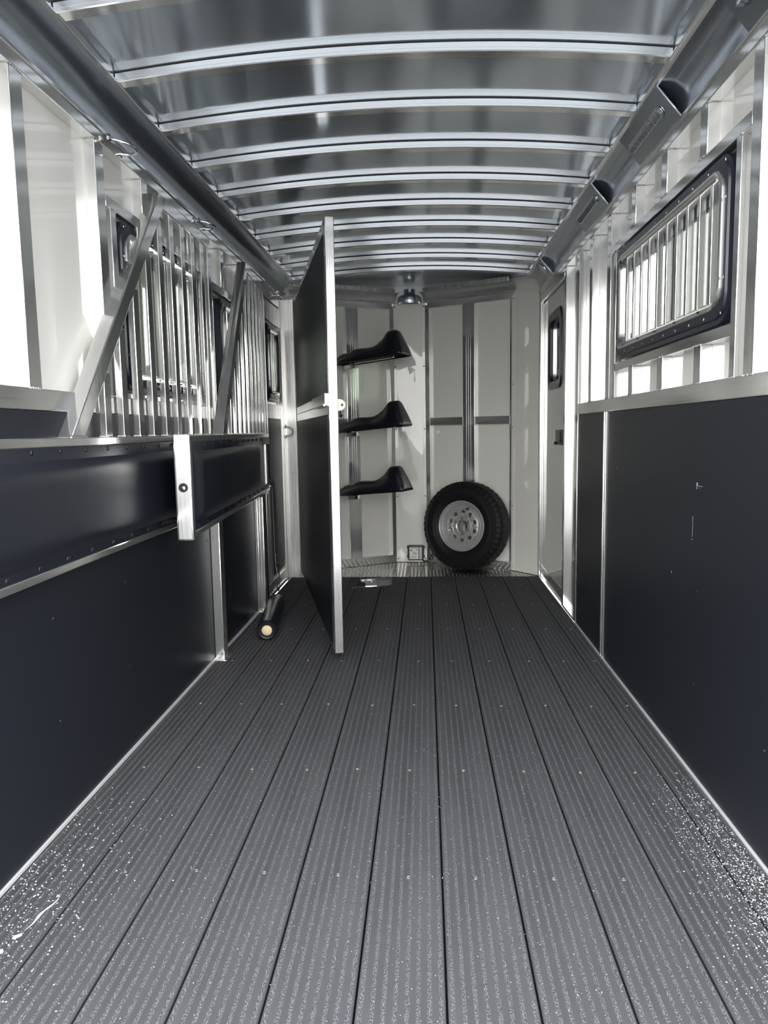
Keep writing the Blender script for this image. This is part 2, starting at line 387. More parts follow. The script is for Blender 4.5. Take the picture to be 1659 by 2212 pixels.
# left wall
for y in (1.23, 1.63, 2.034, 2.551): stud(wl, -1, y, ZR1, ZT, 0.066)
stud(wl, -1, 3.72, ZR1, ZT, 0.06); stud(wl, -1, 4.95, ZR1, ZT, 0.06); stud(wl, -1, 5.10, ZR1, ZT, 0.05)
stud(wl, -1, 2.655, ZR1, 2.005, 0.045); stud(wl, -1, 3.64, ZR1, 2.005, 0.052)
for y in (2.965, 3.36): stud(wl, -1, y, 2.045, ZT, 0.062)
for y in (4.085, 4.48): stud(wl, -1, y, 2.0, ZT, 0.062)
for y in (2.965, 3.36): stud(wl, -1, y, ZR1, 1.34, 0.062)
beam(wl, -1, 2.62, 3.72, 2.005, 2.045); beam(wl, -1, 3.78, 4.95, 1.957, 1.998)
beam(wl, -1, YB, 5.10, ZR0, ZR1)
panel(wl, -1, YB, 3.70, 0.004, ZR0-0.001); panel(wl, -1, 3.70, 5.02, 0.004, ZR0-0.001)
g = MB(); g.lathe([(0, 0.003), (0.003, 0.0028), (0.0055, 0.0)], 10); sc_me = g.mesh('panel_screw', BLACKP)
R90 = Matrix.Rotation(math.pi/2, 4, 'Y')
for y in (1.54, 2.07, 2.593, 3.137, 3.62):
    for z in (0.323, 0.645, 0.98): o = obj('panel_screw', sc_me, None, wl); o.matrix_world = Matrix.Translation((-W, y, z)) @ R90
for y in (1.40, 1.92, 2.436, 2.919, 3.505, 4.1):
    for z in (0.316, 0.639, 0.985): o = obj('panel_screw', sc_me, None, wr); o.matrix_world = Matrix.Translation((W, y, z)) @ Matrix.Rotation(-math.pi/2, 4, 'Y')
g = MB()
for y, z, dy, dz in ((3.497, 0.999, 0.003, 0.003), (3.48, 0.998, 0.012, 0.0006), (2.464, 0.996, 0.006, 0.006), (2.440, 0.992, 0.022, 0.0009), (2.466, 0.984, 0.004, 0.003), (2.493, 0.85, 0.0008, 0.035), (2.494, 0.806, 0.003, 0.002), (2.69, 0.655, 0.003, 0.004)):
    g.box(W-0.0004, W+0.001, y-dy, y+dy, z-dz, z+dz)
o = obj('scuff_mark', g, SCUFF, wr, 0, 'whitish scuffs on the black panel'); o['kind'] = 'stuff'
# lower hinge posts of the two dividers
for y0, y1 in ((3.672, 3.745), (4.69, 4.745)):
    g = MB(); g.box(-W+0.0005, -0.966, y0, y1, 0.004, 0.772, 0.004); p = obj('hinge_post', g, ALUZ, wl)
    g = MB(); g.box(-W+0.002, -0.945, y0-0.045, y1+0.02, 0.0005, 0.006, 0.0015); g.ball((-0.985, y0-0.02, 0.007), 0.007, 8, (1, 1, .5))
    obj('foot_plate', g, ALUY, p)
g = MB(); g.box(-W, -0.995, 4.655, 4.668, 0.004, 0.78, 0.003); obj('edge_strip', g, ALUZ, wl)

# ------------------------------------------------------------------ windows
def window(n, label, bars, half_screen):
    s, y0, y1, z0, z1 = WIN[n]
    def L(pts, w): return [(s*(W+w), u, v) for u, v in pts]
    bl = [L(rrect(y0, y1, z0, z1, 0.001), 0.034), L(rrect(y0+.03, y1-.03, z0+.03, z1-.03, 0.05), 0.034)]
    g = MB(); g.loops(bl)
    o1 = rrect(y0+.008, y1-.008, z0+.004, z1-.004, 0.085); o2 = rrect(y0+.010, y1-.010, z0+.006, z1-.006, 0.083)
    i1 = rrect(y0+.055, y1-.055, z0+.052, z1-.045, 0.062)
    g.loops([L(o1, 0.03), L(o2, 0.004), L(rrect(y0+.024, y1-.024, z0+.022, z1-.018, 0.075), 0.002), L(rrect(y0+.027, y1-.027, z0+.025, z1-.021, 0.073), -0.005), L(i1, -0.007), L(i1, 0.04)])
    w = struct('window_%d' % n, g, BLACKF, label, 40)
    g = MB(); a0 = rrect(y0+.055, y1-.055, z0+.052, z1-.045, 0.062); a1 = rrect(y0+.062, y1-.062, z0+.058, z1-.052, 0.058); a2 = rrect(y0+.088, y1-.088, z0+.084, z1-.072, 0.045)
    g.loops([L(a0, -0.004), L(a0, -0.012), L(a1, -0.016), L(rrect(y0+.070, y1-.070, z0+.066, z1-.058, .054), -0.014), L(a2, 0.004), L(a2, 0.038)])
    obj('inner_frame', g, ALUY, w, 50)
    g = MB(); g.add(L(a2, 0.036)+L(a2, 0.038), [tuple(range(len(a2))), tuple(range(len(a2), 2*len(a2)))]); obj('pane', g, GLASS, w, 0)
    ua, ub = y0+.088, y1-.088; um = (ua+ub)/2
    for i in range(bars):
        u = ua+(ub-ua)*(i+0.75)/(bars+0.5)
        g = MB(); g.box(*sorted((s*(W+0.0005), s*(W+0.0225))), u-0.010, u+0.010, z0+.075, z1-.065, 0.002); obj('bar', g, ALUZ, w)
    g = MB(); g.box(*sorted((s*(W+0.026), s*(W+0.035))), um-0.022, um+0.022, z0+.08, z1-.07, 0.002); obj('sash_stile', g, BLACKF, w)
    g = MB(); g.box(*sorted((s*(W+0.026), s*(W+0.034))), ua, ub, z1-.112, z1-.072, 0.002); obj('sash_rail', g, BLACKF, w)
    g = MB(); g.box(*sorted((s*(W+0.022), s*(W+0.0255))), um+0.06, um+0.085, z0+.17, z1-.20, 0.002); obj('sash_pull', g, BLACKP, w)
    if half_screen:
        g = MB(); g.box(*sorted((s*(W+0.0302), s*(W+0.0306))), ua, um, z0+.084, z1-.112); obj('screen', g, SCREEN, w, 0)
    g = MB(); nr = int((y1-y0)/0.13)
    for i in range(nr):
        u = y0+.05+(y1-y0-.1)*i/(nr-1)
        for v in (z0+.036, z1-.031): g.ball((s*(W-0.006), u, v), 0.0052, 8, (.6, 1, 1))
    for v in (z0+.14, z1-.14):
        for u in (y0+.038, y1-.038): g.ball((s*(W-0.006), u, v), 0.0052, 8, (.6, 1, 1))
    o = obj('rivets', g, CHROME, w); o['kind'] = 'stuff'
    g = MB(); nr = 5
    for i in range(nr):
        u = y0+.2+(y1-y0-.4)*i/(nr-1); g.box(*sorted((s*(W-0.02), s*(W-0.010))), u-0.012, u+0.012, z0+.058, z0+.064, 0.001)
    o = obj('catches', g, BLACKP, w); o['kind'] = 'stuff'
    return w
window(1, 'long barred sliding window with black riveted frame in the right wall', 10, True)
window(2, 'barred window with black frame behind the nearer stall divider', 8, True)
window(3, 'barred window behind the second stall divider', 7, False)
window(4, 'narrow barred window beside the far left corner post', 4, False)

# ------------------------------------------------------------------ doors
g = MB(); g.box(1.044, SK, 4.85, 5.83, -0.004, 2.14)
d1 = None
def door_panel(hole):
    g = MB(); y0, y1, z0, z1 = 4.846, 5.80, 0.002, 2.146
    ys = sorted((y0, y1, hole[0], hole[1])); zs = sorted((z0, z1, hole[2], hole[3]))
    for i in range(3):
        for j in range(3):
            if i == 1 and j == 1: continue
            g.box(1.042, 1.0535, ys[i], ys[i+1], zs[j], zs[j+1])
    return g
d1 = struct('door_1', door_panel((DW[0]+.03, DW[1]-.03, DW[2]+.03, DW[3]-.03)), WHITE, 'glossy white side door with a small window at right', 0)
g = MB()
def LD(pts, x): return [(x, u, v) for u, v in pts]
g.loops([LD(rrect(DW[0], DW[1], DW[2], DW[3], .085), 1.042), LD(rrect(DW[0]+.005, DW[1]-.005, DW[2]+.005, DW[3]-.005, .083), 1.030), LD(rrect(DW[0]+.05, DW[1]-.05, DW[2]+.05, DW[3]-.05, .06), 1.030), LD(rrect(DW[0]+.06, DW[1]-.06, DW[2]+.06, DW[3]-.06, .055), 1.038), LD(rrect(DW[0]+.06, DW[1]-.06, DW[2]+.06, DW[3]-.06, .055), 1.075)])
wf = obj('window_frame', g, BLACKF, d1, 40)
g = MB(); q = rrect(DW[0]+.06, DW[1]-.06, DW[2]+.06, DW[3]-.06, .055); g.add(LD(q, 1.072)+LD(q, 1.074), [tuple(range(len(q))), tuple(range(len(q), 2*len(q)))]); obj('pane', g, GLASS, wf, 0)
g = MB(); q2 = rrect(DW[0]+.072, DW[1]-.072, DW[2]+.072, DW[3]-.072, .05); g.loops([LD(q, 1.062), LD(q2, 1.060), LD(q2, 1.071)]); obj('inner_frame', g, ALUZ, wf, 50)
g = MB(); g.box(1.055, 1.070, 5.245, 5.275, 1.60, 1.83, 0.003); obj('sash_pull', g, BLACKP, wf)
g = MB()
for u in (5.14, 5.30, 5.46): g.ball((1.029, u, DW[3]-.028), 0.006, 8, (.6, 1, 1))
o = obj('rivets', g, CHROME, wf); o['kind'] = 'stuff'
g = MB(); g.box(1.020, 1.042, 4.915, 5.155, 1.075, 1.178, 0.004); la = obj('latch', g, BLACKP, d1, label='black paddle latch')
g = MB(); g.box(1.008, 1.021, 4.95, 5.03, 1.095, 1.160, 0.004); g.ball((1.016, 5.11, 1.085), 0.013, 8); obj('lever', g, BLACKP, la)
g = MB(); kk = [(4.855, 0.002), (5.80, 0.002), (5.765, 0.082), (4.935, 0.082)]
g.add([(1.040, y, z) for y, z in kk]+[(1.0425, y, z) for y, z in kk], [(0, 1, 2, 3), (7, 6, 5, 4)]+[(i, (i+1) % 4, 4+(i+1) % 4, 4+i) for i in range(4)]); obj('kick_plate', g, ALUY, d1, 0)
g = MB(); g.box(1.030, 1.0415, 4.86, 5.80, -0.004, 0.0, 0.001); g.box(1.012, 1.042, 5.80, 5.84, 0.0, 2.25, 0.003); g.box(1.026, 1.042, 5.775, 5.798, 0.0, 2.14, 0.002)
obj('jamb', g, ALUZ, d1)
g = MB(); g.box(1.014, SK, 4.84, 5.84, 2.156, ZT, 0.003); obj('header', g, ALUY, d1)
# far left door beside the corner post
g = MB(); g.box(-SK, -1.020, 5.16, 5.70, -0.004, 1.40, 0.002); g.box(-SK, -1.020, 5.16, 5.70, 2.0, 2.14, 0.002)
d2 = struct('door_2', g, ALUB, 'aluminium framed door with a black lower panel at far left')
g = MB(); pts = [(5.20, 0.14), (5.60, 0.14), (5.625, 0.20), (5.625, 1.295), (5.20, 1.295)]
g.add([(-1.014, y, z) for y, z in pts]+[(-1.0205, y, z) for y, z in pts], [(0, 1, 2, 3, 4), (9, 8, 7, 6, 5)]+[(i, (i+1) % 5, 5+(i+1) % 5, 5+i) for i in range(5)]); obj('kick_panel', g, KICK, d2, 0)
g = MB(); g.box(-1.0205, -1.012, 5.05, 5.66, 0.02, 0.028, 0.001); g.box(-1.0205, -1.014, 5.05, 5.64, 0.10, 0.108, 0.001); obj('sill', g, ALUY, d2)
g = MB(); g.box(-SK, -1.016, 5.03, 5.158, -0.004, ZR0, 0.003); g.box(-SK, -1.010, 5.70, 5.79, -0.004, ZT, 0.003); obj('jamb', g, ALUB, d2)
g = MB(); g.box(-SK, -1.014, 5.16, 5.70, 2.15, ZT, 0.003); obj('header', g, ALUY, d2)

# ------------------------------------------------------------------ front (nose) wall
L0, L1 = Vector((-0.148, 6.50, 0)), Vector((-1.016, 6.02, 0)); R0, R1 = Vector((0.112, 6.494, 0)), Vector((0.832, 6.079, 0)); K1 = Vector((1.016, 5.858, 0))
Zv = Vector((0, 0, 1))
def wall_axes(a, b, sgn):
    u = (b-a).normalized(); n_ = Vector((-u.y, u.x, 0))*sgn
    if n_.y > 0: n_ = -n_
    return u, n_
def wbox(g, a, u, n_, t0, t1, z0, z1, d0, d1, bev=0.0025):
    """box on a nose wall: along u from t0 to t1, out of the wall (towards the room) from d0 to d1"""
    g.obox(a+u*t0+n_*d0+Zv*z0, u*(t1-t0), n_*(d1-d0), Zv*(z1-z0), bev)
uL, nL = wall_axes(L0, L1, 1); uR, nR = wall_axes(R0, R1, 1); lenL = (L1-L0).length; lenR = (R1-R0).length
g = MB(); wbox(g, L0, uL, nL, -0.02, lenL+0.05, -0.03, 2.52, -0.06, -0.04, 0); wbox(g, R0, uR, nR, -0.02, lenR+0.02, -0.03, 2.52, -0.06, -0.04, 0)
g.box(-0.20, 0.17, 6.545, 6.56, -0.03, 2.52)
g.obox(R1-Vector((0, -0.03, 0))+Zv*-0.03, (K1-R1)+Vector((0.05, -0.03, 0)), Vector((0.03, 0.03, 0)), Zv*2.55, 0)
wf_ = struct('wall_front', g, WHITE_LIFT, 'white angled nose wall with aluminium studs', 0)
for (a, u, n_, ln, segs) in ((L0, uL, nL, lenL, ((0.013, 0.052), (0.355, 0.470), (0.80, 0.91))), (R0, uR, nR, lenR, ((0.010, 0.042), (0.372, 0.482), (0.805, 0.833)))):
    for t0, t1 in segs:
        g = MB(); wbox(g, a, u, n_, t0, t1, 0.066, 2.245, -0.041, 0.0, 0.003)
        if t1-t0 > 0.08:
            for k in range(3): wbox(g, a, u, n_, t0+0.03+k*0.02, t0+0.036+k*0.02, 0.068, 2.243, -0.001, 0.0012, 0.0005)
        obj('stud', g, ALUZ, wf_)
    for i in range(2):
        g = MB(); wbox(g, a, u, n_, segs[i][1], segs[i+1][0], 1.231, 1.297, -0.041, -0.002, 0.0025); obj('rail', g, ALUX, wf_)
        wm = MB()
        for z in range(8):
            for t in (segs[i][1], segs[i+1][0]): wm.ball(a+u*t+Zv*(1.231+0.009*z), 0.006, 6)
        o = obj('weld', wm, WELD, wf_); o['kind'] = 'stuff'
    g = MB(); wbox(g, a, u, n_, -0.01, ln, -0.004, 0.067, -0.041, 0.002, 0.003); obj('base_rail', g, ALUX, wf_)
    g = MB(); wbox(g, a, u, n_, -0.01, ln+0.01, 2.243, 2.296, -0.041, 0.002, 0.003); obj('top_rail', g, ALUX, wf_)
# centre panel, corner panels
g = MB(); N_ = 24
rows = [[(-0.158+0.272*i/6, 6.492+0.004*math.sin(z*7.3+i*0.9)*(0 < i < 6), z) for i in range(7)] for z in [2.292*k/N_ for k in range(N_+1)]]
g.loops(rows, closed=False); cp = obj('centre_panel', g, WHITE_LIFT, wf_, 70, 'glossy wavy white centre panel')
g = MB(); g.box(-0.160, -0.132, 6.489, 6.497, 0.0, 2.290, 0.001); g.box(0.090, 0.116, 6.489, 6.497, 0, 2.290, 0.001); obj('panel_edge', g, WHITE_LIFT, wf_, 0)
g = MB()
for x in (-0.148, 0.104):
    for z in (0.03, 0.6, 1.2, 1.75, 2.265): g.ball((x, 6.488, z), 0.006, 8, (1, .5, 1))
o = obj('panel_screws', g, DARK, wf_); o['kind'] = 'stuff'
uK, nK = wall_axes(R1, K1, 1)
g = MB(); wbox(g, R1, uK, nK, 0.0, 0.285, 0.0, 2.258, 0.0, 0.006, 0.001); wbox(g, R1, uK, nK, -0.004, 0.03, 0.0, 2.258, 0.006, 0.009, 0.001); obj('corner_panel', g, WHITE_LIFT, wf_, 0)
g = MB()
for z in (0.03, 0.55, 1.2, 1.55, 2.24): g.ball(R1+uK*0.014+nK*0.010+Zv*z, 0.006, 8)
o = obj('panel_screws', g, CHROME, wf_); o['kind'] = 'stuff'
g = MB(); g.obox((-1.05, 5.80, 0.0), (0.06, 0.22, 0), (-0.02, 0.006, 0), Zv*2.4, 0); obj('corner_panel', g, WHITE_LIFT, wf_, 0)
# nose coves, upper rail and corner cap
for (a, u, n_, ln) in ((L0, uL, nL, lenL), (R0, uR, nR, lenR+0.03)):
    g = MB(); A = (0.0, 2.298); B = (0.095, 2.372); Ls = []
    for t in (0.0, ln):
        Ls.append([a+u*t+n_*(A[0]+(B[0]-A[0])*k/10-0.016*math.sin(math.pi*k/10))+Zv*(A[1]+(B[1]-A[1])*k/10+0.016*math.sin(math.pi*k/10)) for k in range(11)])
    g.loops(Ls, closed=False); obj('cove', g, NCOVE, wf_, 60)
    g = MB(); wbox(g, a, u, n_, 0.05, ln-0.02, 2.362, 2.398, 0.085, 0.118, 0.003); obj('roof_rail', g, ALUB, wf_)
    g = MB(); wbox(g, a, u, n_, 0.05, ln, 2.296, 2.306, -0.01, 0.012, 0.002); obj('lip', g, ALUB, wf_)
g = MB(); Ls = []
for z, r in ((2.285, .100), (2.31, .104), (2.335, .104), (2.35, .096), (2.360, .070), (2.366, .054), (2.375, .049), (2.41, .049)):
    Ls.append([(-0.017+r*math.cos(math.radians(180+180*i/12)), 6.49+0.9*r*math.sin(math.radians(180+180*i/12)), z) for i in range(13)])
g.loops(Ls, closed=False); cap = obj('corner_cap', g, COVE, wf_, 60)
# corner post carrying the swinging wall
g = MB(); g.box(-1.032, -0.921, 5.79, 5.85, 0.0, 2.232, 0.004)
for k in range(5): g.box(-1.015+0.018*k, -1.012+0.018*k, 5.7885, 5.791, 0.01, 2.22, 0.0008)
obj('corner_post', g, ALUB, wf_)

# ------------------------------------------------------------------ stall dividers
def pad_mesh():
    g = MB(); t0, t1, z0, z1 = 0.47, 2.205, 0.838, 1.122; nu, nv = 40, 12; Ls = []
    for i in range(nu+1):
        u = i/nu; row = []
        for j in range(nv+1):
            v = j/nv
            e = min(min(u*(t1-t0), (1-u)*(t1-t0))/0.07, min(v, 1-v)*(z1-z0)/0.045, 1.0)
            y = 0.004+0.022*math.sin(e*math.pi/2)+0.0012*math.sin(u*11+v*3)*math.sin(v*math.pi)
            row.append((t0+(t1-t0)*u, y, z0+(z1-z0)*v))
        Ls.append(row)
    g.loops(Ls, closed=False)
    g.box(0.30, 2.23, -0.030, 0.003, 0.812, 1.160, 0.001)        # backing sheet with flat flanges
    return g
def slant_z(t): return 1.18+(1.545-t)*1.105
def make_divider(o, u):
    u = Vector((u[0], u[1], 0)).normalized(); n_ = Vector((-u.y, u.x, 0))
    root = thing('stall_divider', 'x', 'divider', Mx=frame_mx(o, u, n_, (0, 0, 1)))
    g = MB(); g.box(-0.03, 2.235, -0.050, 0.004, 1.160, 1.187, 0.003); obj('top_rail', g, ALUX, root)
    g = MB(); g.box(0.0, 2.235, -0.050, 0.004, 0.785, 0.811, 0.005); obj('bottom_rail', g, ALUX, root)
    pd = obj('pad', pad_mesh(), PAD, root, 60)
    for bx_ in ((-0.03, 0.30, -0.046, 0.006, 1.112, 1.160, 0.003), (0.0, 0.30, -0.046, 0.006, 0.811, 0.845, 0.003)):
        g = MB(); g.box(*bx_); obj('hinge_strap', g, BLACKP, root)
    rv = MB(); rv.ball((0, 0, 0), 0.0085, 10, (1, 0.5, 1)); rvm = rv.mesh('rivet', BLACKP)
    for i in range(12):
        for z in (1.148, 0.824):
            o_ = obj('rivet', rvm, None, pd); o_.location = (0.37+0.1625*i, 0.0035, z)
    g = MB(); g.tube([(0.004, -0.022, 0.845), (0.004, -0.022, 1.112)], 0.031, 28); obj('hinge_tube', g, ALUZ, root)
    g = MB(); g.tube([(0.06, 0.006, 0.845), (0.03, 0.014, 0.84), (0.02, 0.014, 0.825), (0.02, 0.006, 0.815)], 0.005, 8); obj('hinge_pin', g, CHROME, root)
    g = MB(); g.box(0.02, 0.11, -0.035, -0.005, 0.768, 0.784, 0.002); obj('hinge_bracket', g, CHROME, root)
    g = MB(); g.box(-0.028, 0.024, -0.050, 0.002, 1.187, 2.185, 0.004); obj('upright', g, ALUZ, root)
    g = MB(); g.box(0.024, 0.665, -0.050, 0.002, 2.128, 2.185, 0.004); obj('head_rail', g, ALUX, root)
    # slanting tube: outer edge (1.585,1.187)->(0.695,2.19)
    g = MB(); a = Vector((1.592, -0.050, 1.185)); d = Vector((0.70-1.592, 0, 2.186-1.185)); g.obox(a, d, (0, 0.052, 0), (-0.088, 0, 0.0), 0.005)
    obj('slanted_rail', g, ALUZ, root)
    for k in range(9):
        t = 1.335-0.1495*k
        zt_ = min(2.13, 1.187+(1.504-t)*1.122+0.03)
        g = MB(); g.box(t-0.050, t, -0.025, 0.0, 1.187, zt_, 0.003); obj('bar', g, ALUZ, root)
    wm = MB()
    for k in range(9):
        for q in range(6): wm.ball((1.335-0.1495*k, -0.025+0.005*q, 1.188), 0.0045, 6)
    for q in range(18): wm.ball((1.60-0.102*q/17, 0.002, 1.188), 0.006, 6)
    o_ = obj('weld', wm, WELD, root); o_['kind'] = 'stuff'
    # end cap with lock hole
    g = MB(); g.box(2.22, 2.262, -0.060, 0.005, 0.776, 1.192, 0.008); ec = obj('end_cap', g, ALUZ, root)
    Mh = frame_mx((2.262, -0.0275, 0.985), (0, 1, 0), (0, 0, 1), (1, 0, 0))
    g = MB(); g.lathe([(0.0, 0.0008), (0.0155, 0.0008), (0.0155, 0.0014), (0.018, 0.0014), (0.018, -0.001)], 20, Mx=Mh); obj('lock_hole', g, DARK, ec)
    g = MB(); g.ball(Mh @ Vector((0.002, -0.003, 0.001)), 0.010, 10, (0.6, 1, 1)); obj('lock_pin', g, CHROME, ec)
    return root
d = make_divider((-0.985, 5.0, 0), (0.185, -2.26))
tag(d, 'second stall divider, its square aluminium end cap with lock hole facing us', 'divider', 'stall dividers')
d = make_divider((-0.987, 3.76, 0), (0.020, -2.10))
tag(d, 'nearest stall divider folded along left wall, cut off by left picture edge', 'divider', 'stall dividers')

# ------------------------------------------------------------------ swinging wall
H = Vector((-0.915, 5.785, 0)); F = Vector((-0.368, 3.62, 0)); uS = (F-H).normalized(); nS = Vector((-uS.y, uS.x, 0))   # nS points right
LS = (F-H).length
sw = thing('swinging_wall', 'tall swinging wall of two black panels in an aluminium frame', 'partition', Mx=frame_mx(H, uS, nS, (0, 0, 1)))
Z0, Z1 = 0.045, 2.232
g = MB(); g.box(LS-0.052, LS, 0.0, 0.046, Z0, Z1, 0.004)
for k in range(4): g.box(LS-0.0005, LS+0.0006, 0.010+0.008*k, 0.0115+0.008*k, Z0+.01, Z1-.01)
st = obj('stile', g, ALUZ, sw); g = MB(); g.box(0.008, 0.05, 0.0, 0.046, Z0, Z1-0.03, 0.003); obj('stile', g, ALUZ, sw)
g = MB(); g.obox((0.05, 0, 2.150), (LS-0.102, 0, 0.018), (0, 0.046, 0), (0, 0, 0.062), 0.003); obj('top_tube', g, ALUX, sw)
g = MB(); g.box(0.05, LS-0.052, 0.0, 0.046, Z0, 0.085, 0.003); obj('bottom_tube', g, ALUX, sw)
for a, b in ((1.275, 1.330), (1.332, 1.386)):
    g = MB(); g.box(0.05, LS-0.052, 0.0, 0.046, a, b, 0.003); obj('mid_rail', g, ALUX, sw)
def quadslab(g, pts, y0, y1):
    g.add([(x, y0, z) for x, z in pts]+[(x, y1, z) for x, z in pts], [(0, 1, 2, 3), (7, 6, 5, 4)]+[(i, (i+1) % 4, 4+(i+1) % 4, 4+i) for i in range(4)])
g = MB(); quadslab(g, [(0.012, 1.386), (LS-0.075, 1.386), (LS-0.075, 2.165), (0.012, 2.190)], -0.002, 0.03); obj('upper_panel', g, KICK, sw, 0)
g = MB(); quadslab(g, [(0.012, 0.062), (LS-0.075, 0.062), (LS-0.075, 1.275), (0.012, 1.275)], -0.002, 0.03); obj('lower_panel', g, KICK, sw, 0)
# chrome paddle latch on the left face, white keeper on the right of the free edge
g = MB(); pp = [(1.42, 1.386), (2.14, 1.386), (2.14, 1.325), (1.60, 1.325)]
quadslab(g, pp, -0.010, 0.001); pl = obj('paddle_latch', g, CHROME, sw, 0, 'chrome paddle latch')
g = MB(); g.tube([(1.60, -0.012, 1.327), (1.9, -0.014, 1.325), (2.13, -0.012, 1.327)], 0.006, 8); obj('lever', g, CHROME, pl)
g = MB(); pts = [(0, 0)]+[(0.038*math.cos(math.radians(a)), 0.03*math.sin(math.radians(a))) for a in range(-90, 91, 15)]
kx = LS-0.03
ring1 = [(kx, 0.0465+max(0, y_), 1.324+z_) for y_, z_ in pts[1:]]; ring2 = [(kx+0.024, 0.0465+max(0, y_), 1.324+z_) for y_, z_ in pts[1:]]
g.loops([ring1, ring2], cap0=True, cap1=True); kp = obj('keeper', g, WPLAST, sw, 30, 'white plastic keeper')
g = MB(); g.ball((kx+0.026, 0.066, 1.324), 0.008, 8); obj('bolt', g, CHROME, kp)
g = MB(); g.tube([(kx+0.012, 0.056, 1.296), (kx+0.012, 0.057, 1.275)], 0.006, 8); g.ball((kx+0.012, 0.06, 1.270), 0.010, 8); obj('bumper', g, BLACKP, kp)

# ------------------------------------------------------------------ saddle racks
def rack_shell():
    st_ = [(0.000, 0.040, .085, .070), (0.006, 0.052, .092, .072), (0.040, 0.072, .108, .070), (0.060, 0.086, .115, .062), (0.130, 0.094, .122, .055),
           (0.150, 0.108, .123, .054), (0.200, 0.110, .122, .050), (0.260, 0.104, .116, .046), (0.310, 0.106, .112, .043), (0.350, 0.122, .112, .041),
           (0.400, 0.158, .114, .040), (0.440, 0.203, .116, .046), (0.456, 0.210, .116, .050), (0.512, 0.209, .115, .052), (0.522, 0.200, .114, .055),
           (0.545, 0.130, .110, .066), (0.562, 0.070, .106, .080), (0.570, 0.034, .102, .088), (0.572, 0.018, .098, .088), (0.568, 0.000, .094, .086)]
    g = MB(); Ls = []
    for s, h, wb, wt in st_:
        zl = 0.0; s *= 1.07
        L = [(s, -wb, zl), (s, -wb, zl+min(0.022, h*.45)), (s, -wb*0.93, zl+min(0.040, h*.6)), (s, -(wb*.45+wt*.55), h*0.72), (s, -wt, h*0.94), (s, -wt*0.5, h*0.995), (s, 0, h-0.004 if s < .45 else h)]
        Ls.append(L+[(x, -y, z) for x, y, z in reversed(L[:-1])])
    g.loops(Ls, closed=False); g.add(Ls[0], [tuple(range(13))])
    return g
def make_rack(o, ux, tilt):
    x = Vector((ux[0], ux[1], 0)).normalized(); y = Vector((-x.y, x.x, 0)); Mx = frame_mx(o, x, y, (0, 0, 1)) @ Matrix.Rotation(-tilt, 4, 'Y')
    r = thing('saddle_rack', 'x', 'saddle rack', Mx=Mx)
    sh = obj('shell', rack_shell(), BLACKP, r, 50); md = sh.modifiers.new('thickness', 'SOLIDIFY'); md.thickness = 0.005; md.offset = -1
    g = MB(); g.box(0.10, 0.50, -0.016, 0.016, -0.004, 0.024, 0.003); obj('arm', g, ALUX, r)
    for sx in (0.20, 0.28):
        g = MB(); g.box(sx, sx+0.045, -0.060, -0.047, 0.080, 0.087, 0.002); obj('slot', g, DARK, r)
    g = MB(); g.box(0.055, 0.155, -0.028, 0.028, -0.040, -0.006, 0.003); g.lathe([(0.0, -0.004), (0.028, -0.004), (0.028, -0.012), (0, -0.012)], 16, Mx=Matrix.Translation((0.105, 0, 0))); obj('pivot_bracket', g, CHROME, r)
    return r
rd = (0.585, -0.23)
for z, lab in ((1.738, 'topmost black plastic saddle rack on the nose wall'), (1.177, 'middle black plastic saddle rack on the nose wall'), (0.647, 'lowest black plastic saddle rack, nearest the floor')):
    r = make_rack((-0.600, 6.125, z), rd, 0.085); tag(r, lab, 'saddle rack', 'saddle racks on the nose wall')

# ------------------------------------------------------------------ spare wheel
nw = (nR + Vector((0, 0, 0.09))).normalized()
tang = Vector((nw.y, -nw.x, 0)).normalized(); upw = nw.cross(tang)
if upw.z < 0: upw = -upw
tang = upw.cross(nw)
wc = Vector((0.448, 6.118, 0.376))
wheel = thing('spare_wheel', 'spare wheel with black tyre and silver rim leaning on nose wall', 'wheel', Mx=frame_mx(wc, tang, upw, nw))
g = MB(); RO = 0.376; hw = 0.108
prof = [(0.206, 0.075), (0.214, 0.088), (0.232, 0.098), (0.262, 0.108), (0.268, 0.110), (0.272, 0.1085), (0.300, 0.110), (0.322, 0.1065), (0.326, 0.1085), (0.330, 0.105), (0.350, 0.094), (0.364, 0.084), (0.371, 0.076),
        (0.374, 0.062), (0.366, 0.058), (0.366, 0.050), (0.375, 0.046), (0.376, 0.020), (0.367, 0.016), (0.367, 0.006), (0.376, 0.002), (0.376, -0.02), (0.367, -0.024), (0.367, -0.034), (0.375, -0.038), (0.374, -0.062), (0.366, -0.080), (0.340, -0.100), (0.290, -0.110), (0.230, -0.098), (0.206, -0.075)]
nT = 180
def lug(i, j, r):
    if j in (9, 10, 11, 12, 13, 16, 17, 20, 21, 24, 25): return r-(0.006 if ((i+(j > 15)*2) % 4) == 0 else 0)
    return r
g.lathe(prof, nT, lug); ty = obj('tyre', g, RUBBER, wheel, 25)
